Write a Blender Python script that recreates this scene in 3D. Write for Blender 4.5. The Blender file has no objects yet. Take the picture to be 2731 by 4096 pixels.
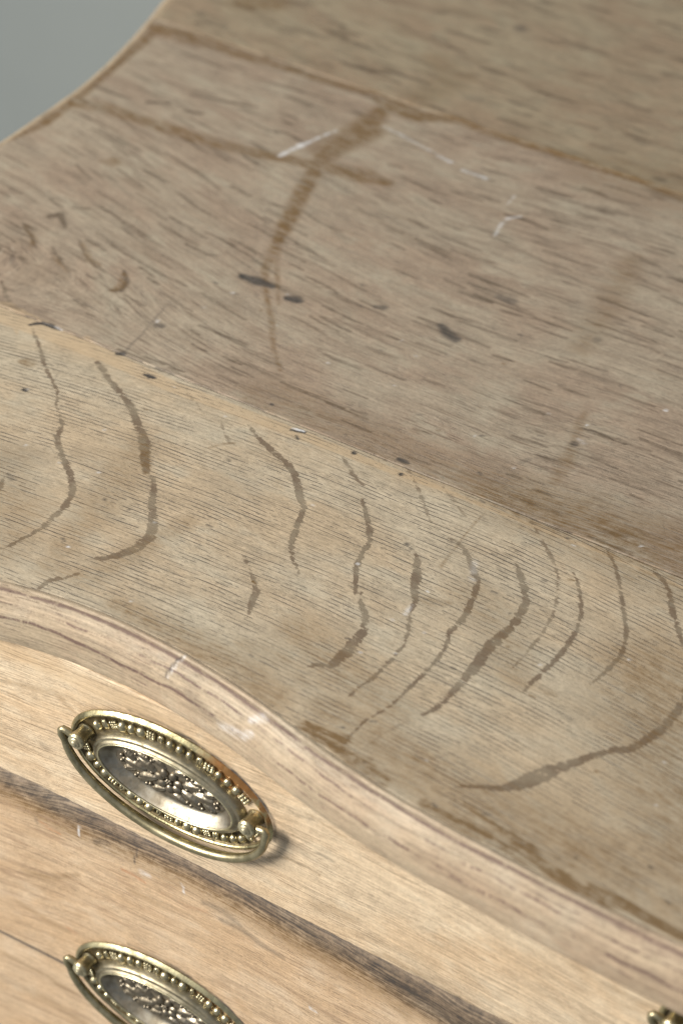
import bpy, bmesh, math, random
import numpy as np
from mathutils import Vector, Matrix

# ------------------------------------------------------------------ camera, world, lamps
scene = bpy.context.scene
C = scene.collection
MM = 0.001
cd = bpy.data.cameras.new("camera"); cam = bpy.data.objects.new("camera", cd); C.objects.link(cam)
right = Vector((0.8549766438894312, 0.5182151225818156, 0.021633888487246802))
up = Vector((-0.3524461922404224, 0.5498701840304022, 0.7572479529781502))
fwd = Vector((-0.38052151053362543, 0.6550540950500846, -0.6527691112325419))
m = Matrix((right, up, -fwd)).transposed().to_4x4(); m.translation = Vector((0.350, -0.500, 0.6000142653828497))
cam.matrix_world = m
cd.sensor_fit = 'VERTICAL'; cd.sensor_height = 36.0; cd.sensor_width = 24.0
cd.lens = 9974.93203657096 / 4096 * 36.0
cd.clip_start = 0.01; cd.clip_end = 50
cd.dof.use_dof = True; cd.dof.focus_distance = 0.915; cd.dof.aperture_fstop = 8.0
scene.camera = cam

world = bpy.data.worlds.new("World"); scene.world = world; world.use_nodes = True
world.node_tree.nodes["Background"].inputs[0].default_value = (0.80, 0.88, 1.0, 1)
world.node_tree.nodes["Background"].inputs[1].default_value = 0.36

def area(name, loc, target, size, power, col, shape='RECTANGLE', sy=None):
    l = bpy.data.lights.new(name, 'AREA'); l.shape = shape; l.size = size; l.size_y = sy or size
    l.energy = power; l.color = col
    o = bpy.data.objects.new(name, l); C.objects.link(o); o.location = loc
    o.rotation_euler = (Vector(target) - Vector(loc)).to_track_quat('-Z', 'Y').to_euler()
    return o
area("window_light", (-1.50, -1.45, 1.05), (0.0, 0.0, -0.05), 0.8, 100, (1.0, 0.965, 0.91), sy=1.1)
area("added_fill", (0.9, 1.0, 1.9), (0, 0.2, 0), 1.8, 12, (0.90, 0.95, 1.0))  # added fill lamp above and behind, brightens the top; not a known fixture
scene.view_settings.view_transform = 'Standard'; scene.view_settings.look = 'None'
scene.view_settings.exposure = 0.0; scene.view_settings.gamma = 1.0
scene.render.resolution_x = 682; scene.render.resolution_y = 1024
scene.render.engine = 'CYCLES'
scene.cycles.use_denoising = True

random.seed(4)
# ------------------------------------------------------------------ node helper
class G:
    def __init__(s, name):
        s.m = bpy.data.materials.new(name); s.m.use_nodes = True
        s.t = s.m.node_tree; s.t.nodes.clear()
        s.out = s.t.nodes.new('ShaderNodeOutputMaterial')
        s.b = s.t.nodes.new('ShaderNodeBsdfPrincipled')
        s.t.links.new(s.b.outputs[0], s.out.inputs[0])
    def put(s, sock, v):
        if isinstance(v, bpy.types.NodeSocket): s.t.links.new(v, sock)
        elif v is not None:
            if isinstance(v, tuple) and len(v) == 3 and sock.type == 'RGBA': v = (*v, 1)
            sock.default_value = v
    def M(s, op, a, b=None, c=None, clamp=False):
        n = s.t.nodes.new('ShaderNodeMath'); n.operation = op; n.use_clamp = clamp
        for i, v in enumerate((a, b, c)):
            if v is not None: s.put(n.inputs[i], v)
        return n.outputs[0]
    def xyz(s, x, y, z=0.0):
        n = s.t.nodes.new('ShaderNodeCombineXYZ')
        for i, v in enumerate((x, y, z)): s.put(n.inputs[i], v)
        return n.outputs[0]
    def noise(s, vec, scale=1.0, detail=2.0, rough=0.5, dist=0.0):
        n = s.t.nodes.new('ShaderNodeTexNoise'); s.put(n.inputs['Vector'], vec)
        n.inputs['Scale'].default_value = scale; n.inputs['Detail'].default_value = detail
        n.inputs['Roughness'].default_value = rough; n.inputs['Distortion'].default_value = dist
        return n.outputs['Fac']
    def ss(s, v, lo, hi):                      # smoothstep
        n = s.t.nodes.new('ShaderNodeMapRange'); n.interpolation_type = 'SMOOTHSTEP'
        s.put(n.inputs[0], v); n.inputs[1].default_value = lo; n.inputs[2].default_value = hi
        return n.outputs[0]
    def mix(s, f, a, b, mode='MIX'):
        n = s.t.nodes.new('ShaderNodeMix'); n.data_type = 'RGBA'; n.blend_type = mode
        s.put(n.inputs[0], f); s.put(n.inputs[6], a); s.put(n.inputs[7], b)
        return n.outputs[2]
    def attr(s, name):
        n = s.t.nodes.new('ShaderNodeAttribute'); n.attribute_name = name; return n.outputs['Fac']
    def uv(s):
        n = s.t.nodes.new('ShaderNodeUVMap'); n.uv_map = 'grain'
        p = s.t.nodes.new('ShaderNodeSeparateXYZ'); s.t.links.new(n.outputs[0], p.inputs[0])
        return s.M('MULTIPLY', p.outputs[0], 100.0), s.M('MULTIPLY', p.outputs[1], 100.0)
    def obj(s):
        n = s.t.nodes.new('ShaderNodeTexCoord'); return n.outputs['Object']
    def bump(s, h, dist, strength=1.0):
        n = s.t.nodes.new('ShaderNodeBump'); s.put(n.inputs['Height'], h)
        n.inputs['Distance'].default_value = dist; n.inputs['Strength'].default_value = strength
        s.t.links.new(n.outputs[0], s.b.inputs['Normal'])

def wood(name, base, warm, cool, fibre=0.35, pore=(1.55, 0.22, 6.0, 0.5), pore_col=(0.05, 0.04, 0.035), pore_str=0.7,
         streak=None, blotch=0.6, rough=0.55, profile_lines=False, seed=0.0, fine=0.5, spec=0.35, warp=1.0, flen=16.0, cloud=.5, mottle=.55, figc=(0.098, 0.068, 0.042)):
    g = G(name); u, v0 = g.uv()
    w1 = g.noise(g.xyz(g.M('DIVIDE', u, 70.0), g.M('DIVIDE', v0, 40.0), seed), 1, 2)
    w2 = g.noise(g.xyz(g.M('DIVIDE', u, 14.0), g.M('DIVIDE', v0, 9.0), seed + 3), 1, 2)
    v = g.M('ADD', v0, g.M('ADD', g.M('MULTIPLY', g.M('SUBTRACT', w1, .5), 14.0 * warp), g.M('MULTIPLY', g.M('SUBTRACT', w2, .5), 1.6 * warp)))
    big = g.noise(g.xyz(g.M('DIVIDE', u, 55.0), g.M('DIVIDE', v, 24.0), seed + 7), 1, 4, .6)
    big2 = g.noise(g.xyz(g.M('DIVIDE', u, 22.0), g.M('DIVIDE', v, 12.0), seed + 17), 1, 4, .6)
    col = g.mix(g.ss(big, .36, .64), base, warm)
    col = g.mix(g.M('MULTIPLY', g.ss(big2, .48, .72), blotch), col, cool)
    fib = g.noise(g.xyz(g.M('DIVIDE', u, flen), g.M('DIVIDE', v, .75), seed + 2), 1, 4, .65)
    fib2 = g.noise(g.xyz(g.M('DIVIDE', u, 2.2), g.M('DIVIDE', v, .42), seed + 5), 1, 3, .6)
    mott = g.noise(g.xyz(g.M('DIVIDE', u, 5.0), g.M('DIVIDE', v, 3.0), seed + 9), 1, 4, .7)
    f = g.M('ADD', g.M('MULTIPLY', g.M('SUBTRACT', fib, .5), fibre * 3.0), g.M('MULTIPLY', g.M('SUBTRACT', fib2, .5), fine * 1.6))
    f = g.M('ADD', f, g.M('MULTIPLY', g.M('SUBTRACT', mott, .5), mottle))
    f = g.M('ADD', f, g.M('MULTIPLY', g.M('SUBTRACT', big2, .5), cloud))
    spk = g.noise(g.xyz(g.M('DIVIDE', u, 1.1), g.M('DIVIDE', v, .8), seed + 71), 1, 2, .6)
    f = g.M('ADD', f, g.M('MULTIPLY', g.M('SUBTRACT', spk, .5), .45))
    gain = g.M('ADD', 1.0, f)
    n = g.t.nodes.new('ShaderNodeVectorMath'); n.operation = 'SCALE'; g.put(n.inputs[0], col); g.put(n.inputs['Scale'], gain)
    col = n.outputs[0]
    white, brown, dark, pale, orange = [g.attr(a) for a in ('white', 'brown', 'dark', 'pale', 'orange')]
    ray, rays = g.attr('ray'), g.attr('rays')
    rn = g.noise(g.xyz(g.M('DIVIDE', u, 3.6), g.M('DIVIDE', v, .95), seed + 11), 1, 4, .7)
    rn3 = g.noise(g.xyz(g.M('DIVIDE', u, 3.2), g.M('DIVIDE', v, 3.6), seed + 81), 1, 3, .6)
    rn2 = g.noise(g.xyz(g.M('DIVIDE', u, 9.0), g.M('DIVIDE', v0, 7.0), seed + 61), 1, 3, .6)
    raym = g.M('MULTIPLY', g.ss(g.M('ADD', ray, g.M('ADD', g.M('MULTIPLY', g.M('SUBTRACT', rn, .5), 3.0), g.M('MULTIPLY', g.M('SUBTRACT', rn3, .5), 2.2))), .30, .66), g.M('MULTIPLY', rays, g.M('ADD', .82, g.M('MULTIPLY', g.ss(rn2, .36, .58), .18))))
    # warm pale timber
    pn = g.M('ADD', pale, g.M('MULTIPLY', g.M('SUBTRACT', mott, .5), .5))
    col = g.mix(g.M('MULTIPLY', g.ss(pn, .2, .7), .55), col, (0.56, 0.40, 0.235))
    # streaks: longer dark figure
    for si, (ln, wd, th, st, scol) in enumerate(streak or ()):
        seed += si * 3.7
        sn = g.noise(g.xyz(g.M('DIVIDE', u, ln), g.M('DIVIDE', v, wd), seed + 21), 1, 2.5, .55)
        sm = g.ss(sn, th, th + .12)
        area_n = g.noise(g.xyz(g.M('DIVIDE', u, 60.0), g.M('DIVIDE', v, 45.0), seed + 25), 1, 2)
        sm = g.M('MULTIPLY', sm, g.ss(area_n, .3, .55))
        col = g.mix(g.M('MULTIPLY', sm, st), col, scol)
    # open pores in rows
    sp, wd, ln, th = pore
    row = g.M('DIVIDE', v, sp)
    fr = g.M('ABSOLUTE', g.M('SUBTRACT', g.M('FRACT', row), .5))
    rid = g.M('MULTIPLY', g.M('FLOOR', row), 7.31)
    dn = g.noise(g.xyz(g.M('DIVIDE', u, ln), rid, seed), 1, 3, .65)
    dm = g.ss(dn, th, th + .10)
    line = g.ss(g.M('SUBTRACT', g.M('MULTIPLY', dn, wd * 2), fr), 0.0, .10)
    sn2 = g.noise(g.xyz(g.M('DIVIDE', u, 2.6), g.M('DIVIDE', v, .33), seed + 31), 1, 2, .5)
    tiny = g.M('MULTIPLY', g.ss(sn2, .62, .72), .55)
    pm = g.M('MAXIMUM', g.M('MULTIPLY', dm, line), tiny)
    pa = g.noise(g.xyz(g.M('DIVIDE', u, 26.0), g.M('DIVIDE', v, 15.0), seed + 51), 1, 3, .6)
    pm = g.M('MULTIPLY', pm, g.M('ADD', .30, g.M('MULTIPLY', g.ss(pa, .36, .62), .75)))
    pm = g.M('MULTIPLY', pm, g.M('SUBTRACT', 1.0, g.M('MULTIPLY', raym, .8)))
    col = g.mix(g.M('MULTIPLY', pm, pore_str), col, pore_col)
    # glints of pale fibre beside pores
    gl = g.ss(g.noise(g.xyz(g.M('DIVIDE', u, 3.5), g.M('DIVIDE', v, .4), seed + 41), 1, 2), .66, .74)
    col = g.mix(g.M('MULTIPLY', gl, .28), col, (0.66, 0.56, 0.42))
    if profile_lines:
        for (pv, amp, hw, th2, st) in profile_lines:
            wob = g.noise(g.xyz(g.M('DIVIDE', u, 34.0), pv * 3.1, seed), 1, 3, .6)
            d = g.M('ABSOLUTE', g.M('SUBTRACT', g.M('ADD', v0, g.M('MULTIPLY', g.M('SUBTRACT', wob, .5), amp)), pv))
            wid = g.noise(g.xyz(g.M('DIVIDE', u, 20.0), pv * 5.0, seed + 3), 1, 6, .8)
            lm = g.M('MULTIPLY', g.ss(g.M('SUBTRACT', g.M('MULTIPLY', wid, hw * 2), d), -hw * .2, hw * .8), g.ss(wid, th2, th2 + .10))
            lm = g.M('MULTIPLY', lm, g.ss(mott, .3, .5))
            col = g.mix(g.M('MULTIPLY', lm, st), col, (0.13, 0.075, 0.062))
    fg = g.M('MULTIPLY', g.attr('figure'), g.M('ADD', .95, g.M('ADD', g.M('MULTIPLY', g.M('SUBTRACT', mott, .5), 2.0), g.M('MULTIPLY', g.M('SUBTRACT', fib2, .5), 1.5))), None, True)
    col = g.mix(g.M('MULTIPLY', fg, .85), col, figc)
    # medullary rays
    rc = g.mix(g.ss(rn2, .4, .6), (0.158, 0.124, 0.082), (0.128, 0.084, 0.052))
    rc = g.mix(g.M('MULTIPLY', g.ss(rn, .3, .7), .35), rc, (0.26, 0.195, 0.13))
    col = g.mix(g.M('MULTIPLY', raym, .88), col, rc)
    # stains plus painted shade and sheen, each with a broken edge
    def stain(a, c, k, base=.82, core=0.0):
        nonlocal col
        e = g.M('MULTIPLY', a, g.M('ADD', base, g.M('MULTIPLY', g.M('SUBTRACT', 1.0, g.M('MULTIPLY', a, core)), g.M('ADD', g.M('MULTIPLY', g.M('SUBTRACT', mott, .5), 3.2), g.M('MULTIPLY', g.M('SUBTRACT', fib, .5), 5.0)))), None, True)
        col = g.mix(g.M('MULTIPLY', g.M('MINIMUM', e, 1.0), k), col, c)
    stain(brown, (0.160, 0.088, 0.028), .92, .9)
    stain(orange, (0.42, 0.17, 0.07), .8)
    stain(dark, (0.042, 0.038, 0.036), .95, 1.0, .9)
    stain(white, (0.72, 0.70, 0.68), .9)
    g.put(g.b.inputs['Base Color'], col)
    r = g.M('ADD', rough - .12, g.M('MULTIPLY', mott, .24)); r = g.M('SUBTRACT', r, g.M('MULTIPLY', raym, .06))
    g.put(g.b.inputs['Roughness'], r); g.b.inputs['Specular IOR Level'].default_value = spec
    h = g.M('SUBTRACT', g.M('MULTIPLY', fib2, .35), pm)
    h = g.M('SUBTRACT', h, g.M('MULTIPLY', g.ss(dark, .75, .95), 1.2))
    h = g.M('ADD', h, g.M('MULTIPLY', mott, .5))
    g.bump(h, .00022, .8)
    return g.m

GREY = (0.345, 0.275, 0.190)
m_front = wood("quartered_oak_front", (0.485, 0.396, 0.276), (0.485, 0.370, 0.240), (0.43, 0.366, 0.264), fibre=.30,
               pore=(1.85, .125, 13.0, .42), pore_str=.85, pore_col=(0.085, .066, .052), blotch=.7, seed=1.3, fine=.42, warp=.28)
m_mid = wood("plain_oak_middle", (0.375, 0.298, 0.212), (0.345, 0.255, 0.178), (0.355, 0.305, 0.222), fibre=.32,
             pore=(1.3, .12, 9.0, .50), pore_str=.45, pore_col=(0.10, .072, .055), streak=((15.0, .9, .545, .6, (0.150, .105, .070)), (34.0, 4.0, .55, .22, (0.205, .142, .088))), seed=12.7, fine=.36, warp=.3, flen=22.0, mottle=.4)
m_back = wood("plain_oak_back", (0.325, 0.255, 0.165), (0.305, 0.220, 0.140), (0.275, 0.232, 0.155), fibre=.45,
              pore=(1.7, .14, 8.0, .5), pore_str=.4, pore_col=(0.08, .06, .045), streak=((24.0, 2.2, .56, .5, (0.130, .095, .058)), (50.0, 7.0, .53, .35, (0.17, .12, .07))), seed=31.1, fine=.3, warp=.5, mottle=.4)
LINES = ((3.6, 2.2, .9, .30, .8), (8.6, 6.0, .55, .46, .8), (15.0, 7.0, .75, .43, .85), (19.5, 5.0, .4, .50, .6), (6.0, 4.0, .35, .52, .5))
m_mould = wood("moulding_oak", (0.430, 0.334, 0.222), (0.395, 0.288, 0.190), (0.430, 0.348, 0.245), fibre=.5,
               pore=(1.6, .12, 12.0, .50), pore_str=.4, pore_col=(0.16, .10, .08), profile_lines=LINES, seed=5.5, fine=.16, blotch=.7, rough=.55, spec=.32, flen=30.0, warp=.35)
m_draw1 = wood("drawer_oak", (0.64, 0.495, 0.33), (0.58, 0.42, 0.26), (0.62, 0.51, 0.36), fibre=.55,
               pore=(1.25, .12, 16.0, .48), pore_str=.5, pore_col=(0.24, .14, .075), seed=8.2, fine=.34, blotch=.6, rough=.55, warp=.5, flen=42.0)
m_draw2 = wood("lower_drawer_oak", (0.575, 0.415, 0.262), (0.535, 0.365, 0.215), (0.55, 0.42, 0.285), fibre=.38,
               pore=(1.3, .12, 10.0, .52), pore_str=.35, pore_col=(0.18, .105, .06), streak=((26.0, 3.0, .54, .4, (0.27, .165, .10)), (40.0, 1.0, .56, .4, (0.22, .13, .08))), seed=17.9, fine=.26, blotch=.7, warp=.6, flen=34.0)

def plain(name, c1, c2, scale, rough):
    g = G(name); n = g.noise(g.obj(), scale, 4, .6)
    g.put(g.b.inputs['Base Color'], g.mix(g.ss(n, .3, .7), c1, c2)); g.b.inputs['Roughness'].default_value = rough
    return g.m
m_wall = plain("painted_wall", (0.230, 0.250, 0.240), (0.262, 0.282, 0.268), 2.0, .9)
m_floor = plain("floor_boards_grey", (0.24, 0.25, 0.25), (0.28, 0.29, 0.28), 5.0, .8)
m_side = plain("carcass_oak", (0.36, 0.27, 0.18), (0.42, 0.31, 0.2), 30.0, .6)

def brass(name, c_clean, c_dull, c_grime, rough=.34, rust=False, grime=.5, metal=1.0, bump=.00018):
    g = G(name); o = g.obj()
    n1 = g.noise(o, 140, 4, .65); n2 = g.noise(o, 420, 4, .7); n3 = g.noise(o, 55, 3, .6)
    col = g.mix(g.ss(n1, .38, .64), c_clean, c_dull)
    gm = g.M('MULTIPLY', g.ss(g.M('ADD', g.M('MULTIPLY', n2, .6), g.M('MULTIPLY', n3, .4)), .48, .62), grime)
    col = g.mix(gm, col, c_grime)
    met = g.M('SUBTRACT', metal, g.M('MULTIPLY', gm, .55))
    ro = g.M('ADD', rough - .08, g.M('MULTIPLY', n2, .22)); ro = g.M('ADD', ro, g.M('MULTIPLY', gm, .25))
    if rust:      # orange-brown corrosion on the upper right of the plate
        sep = g.t.nodes.new('ShaderNodeSeparateXYZ'); g.t.links.new(o, sep.inputs[0])
        px = g.ss(g.M('ADD', sep.outputs[0], g.M('MULTIPLY', g.M('SUBTRACT', n3, .5), .02)), .010, .022)
        pz = g.ss(g.M('ADD', sep.outputs[2], g.M('MULTIPLY', g.M('SUBTRACT', n3, .5), .02)), -.002, .006)
        r = g.M('MULTIPLY', g.M('MULTIPLY', px, pz), g.ss(n1, .30, .5))
        col = g.mix(g.M('MULTIPLY', r, .85), col, (0.30, 0.12, 0.025)); met = g.M('SUBTRACT', met, g.M('MULTIPLY', r, .45))
    g.put(g.b.inputs['Base Color'], col); g.put(g.b.inputs['Metallic'], met); g.put(g.b.inputs['Roughness'], ro)
    g.bump(g.M('ADD', n2, g.M('MULTIPLY', n1, .7)), bump, .6)
    return g.m
m_plate = brass("aged_brass_plate", (0.62, 0.54, 0.30), (0.36, 0.31, 0.17), (0.07, 0.055, 0.03), rough=.28, rust=True, grime=.6)
m_plate_b = brass("olive_brass_plate", (0.50, 0.45, 0.27), (0.35, 0.31, 0.19), (0.10, 0.08, 0.045), rough=.36, grime=.5)
m_groove = brass("grimy_bead_channel", (0.20, 0.15, 0.07), (0.12, 0.09, 0.045), (0.035, 0.027, 0.016), rough=.5, rust=True, grime=.8, metal=.7)
m_floor_brass = brass("stained_dish_floor", (0.27, 0.225, 0.16), (0.17, 0.14, 0.10), (0.05, 0.04, 0.028), rough=.45, grime=.6, metal=.8)
m_rimline = brass("rubbed_bright_rim", (0.75, 0.66, 0.42), (0.55, 0.48, 0.30), (0.25, 0.2, 0.1), rough=.28, grime=.35, bump=.00005)
m_bead = brass("aged_brass_bead", (0.82, 0.74, 0.50), (0.50, 0.43, 0.26), (0.08, 0.06, 0.03), rough=.27, grime=.6)
m_ring = brass("dull_pewter_brass", (0.42, 0.365, 0.25), (0.27, 0.23, 0.15), (0.09, 0.07, 0.045), rough=.36, grime=.5, bump=.00008)
m_dish = brass("worn_grey_brass", (0.34, 0.305, 0.24), (0.23, 0.195, 0.14), (0.09, 0.065, 0.04), rough=.36, grime=.4, bump=.00005)
m_relief = brass("relief_brass", (0.40, 0.345, 0.26), (0.22, 0.185, 0.13), (0.06, 0.045, 0.03), rough=.38, grime=.7)
m_bail = brass("bail_brass", (0.48, 0.415, 0.26), (0.31, 0.265, 0.155), (0.09, 0.08, 0.04), rough=.34, grime=.45, bump=.00008)

# ------------------------------------------------------------------ helpers
def link(name, me, mat, parent=None, loc=(0, 0, 0), rot=(0, 0, 0), smooth=True):
    o = bpy.data.objects.new(name, me); C.objects.link(o); o.parent = parent
    o.location = loc; o.rotation_euler = rot
    if mat and not me.materials: me.materials.append(mat)
    if smooth: me.polygons.foreach_set('use_smooth', [True] * len(me.polygons))
    return o
def empty(name, loc=(0, 0, 0)):
    o = bpy.data.objects.new(name, None); C.objects.link(o); o.location = loc; o.empty_display_size = .02; return o
def tag(o, label, cat=None, group=None, kind=None):
    if label: o['label'] = label
    if cat: o['category'] = cat
    if group: o['group'] = group
    if kind: o['kind'] = kind

ATT = ('figure', 'ray', 'rays', 'brown', 'dark', 'white', 'pale', 'orange')
def paint(P, feats):
    """P: n x 2 surface coordinates in mm; returns per-vertex mark strengths"""
    out = {a: np.zeros(len(P)) for a in ATT}
    for attr, st, soft, pts in feats:
        pts = np.array(pts, float)
        mg = pts[:, 2].max() * 2 + 2
        lo = pts[:, :2].min(0) - mg; hi = pts[:, :2].max(0) + mg
        idx = np.nonzero((P[:, 0] > lo[0]) & (P[:, 0] < hi[0]) & (P[:, 1] > lo[1]) & (P[:, 1] < hi[1]))[0]
        if not len(idx): continue
        q = P[idx]; best = np.full(len(idx), -1e9)
        for a, b in zip(pts[:-1], pts[1:]):
            ab = b[:2] - a[:2]; t = np.clip(((q - a[:2]) @ ab) / max(ab @ ab, 1e-9), 0, 1)
            d = np.linalg.norm(q - (a[:2] + t[:, None] * ab), axis=1); hw = a[2] + t * (b[2] - a[2])
            if attr == 'ray': s = np.clip(.5 + (np.maximum(hw, .3) - d) / 1.3, 0, 1)
            else:
                inner = np.maximum(hw, .35) * (1 - soft); outer = np.maximum(hw, .35) * (1 + soft * .6) + .25
                s = np.clip((outer - d) / (outer - inner), 0, 1); s = s * s * (3 - 2 * s) * st
            best = np.maximum(best, s)
        out[attr][idx] = np.maximum(out[attr][idx], best)
        if attr == 'ray': out['rays'][idx] = np.where(best > .05, np.maximum(out['rays'][idx], st), out['rays'][idx])
    return out

def grid(name, X, Y, Z, gu, gv, mat, parent, feats=None, fp=None, skirt=None, flip=False):
    """X,Y,Z,gu,gv: (rows, cols) arrays in mm. skirt: (dx,dy,dz) offset of a closed back"""
    r, c = X.shape
    co = np.stack([X, Y, Z], -1).reshape(-1, 3); uv = np.stack([gu, gv], -1).reshape(-1, 2) / 100
    i = np.arange(r * c).reshape(r, c)
    q = np.stack([i[:-1, :-1], i[:-1, 1:], i[1:, 1:], i[1:, :-1]], -1).reshape(-1, 4)
    if skirt is not None:
        ring = np.concatenate([i[0, :], i[1:, -1], i[-1, -2::-1], i[-2:0:-1, 0]])
        n0 = len(co); low = co[ring] + np.array(skirt); co = np.vstack([co, low]); uv = np.vstack([uv, uv[ring] + np.array([0, .12])])
        j = n0 + np.arange(len(ring)); rn = np.roll(ring, -1); jn = np.roll(j, -1)
        q = np.vstack([q, np.stack([rn, ring, j, jn], -1)])
    if flip: q = q[:, ::-1]
    me = bpy.data.meshes.new(name)
    me.vertices.add(len(co)); me.vertices.foreach_set('co', (co * MM).astype('f').ravel())
    me.loops.add(q.size); me.polygons.add(len(q))
    me.loops.foreach_set('vertex_index', q.astype('i').ravel())
    me.polygons.foreach_set('loop_start', np.arange(0, q.size, 4, dtype='i'))
    me.polygons.foreach_set('loop_total', np.full(len(q), 4, dtype='i'))
    me.update(calc_edges=True)
    l = me.uv_layers.new(name='grain'); l.data.foreach_set('uv', uv[q.ravel()].astype('f').ravel())
    P = fp if fp is not None else co[:, :2]
    if len(P) < len(co): P = np.vstack([P, np.full((len(co) - len(P), 2), 1e6)])
    A = paint(P, feats or [])
    for a in ATT:
        at = me.attributes.new(a, 'FLOAT', 'POINT'); at.data.foreach_set('value', A[a].astype('f'))
    return link(name, me, mat, parent)

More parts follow.
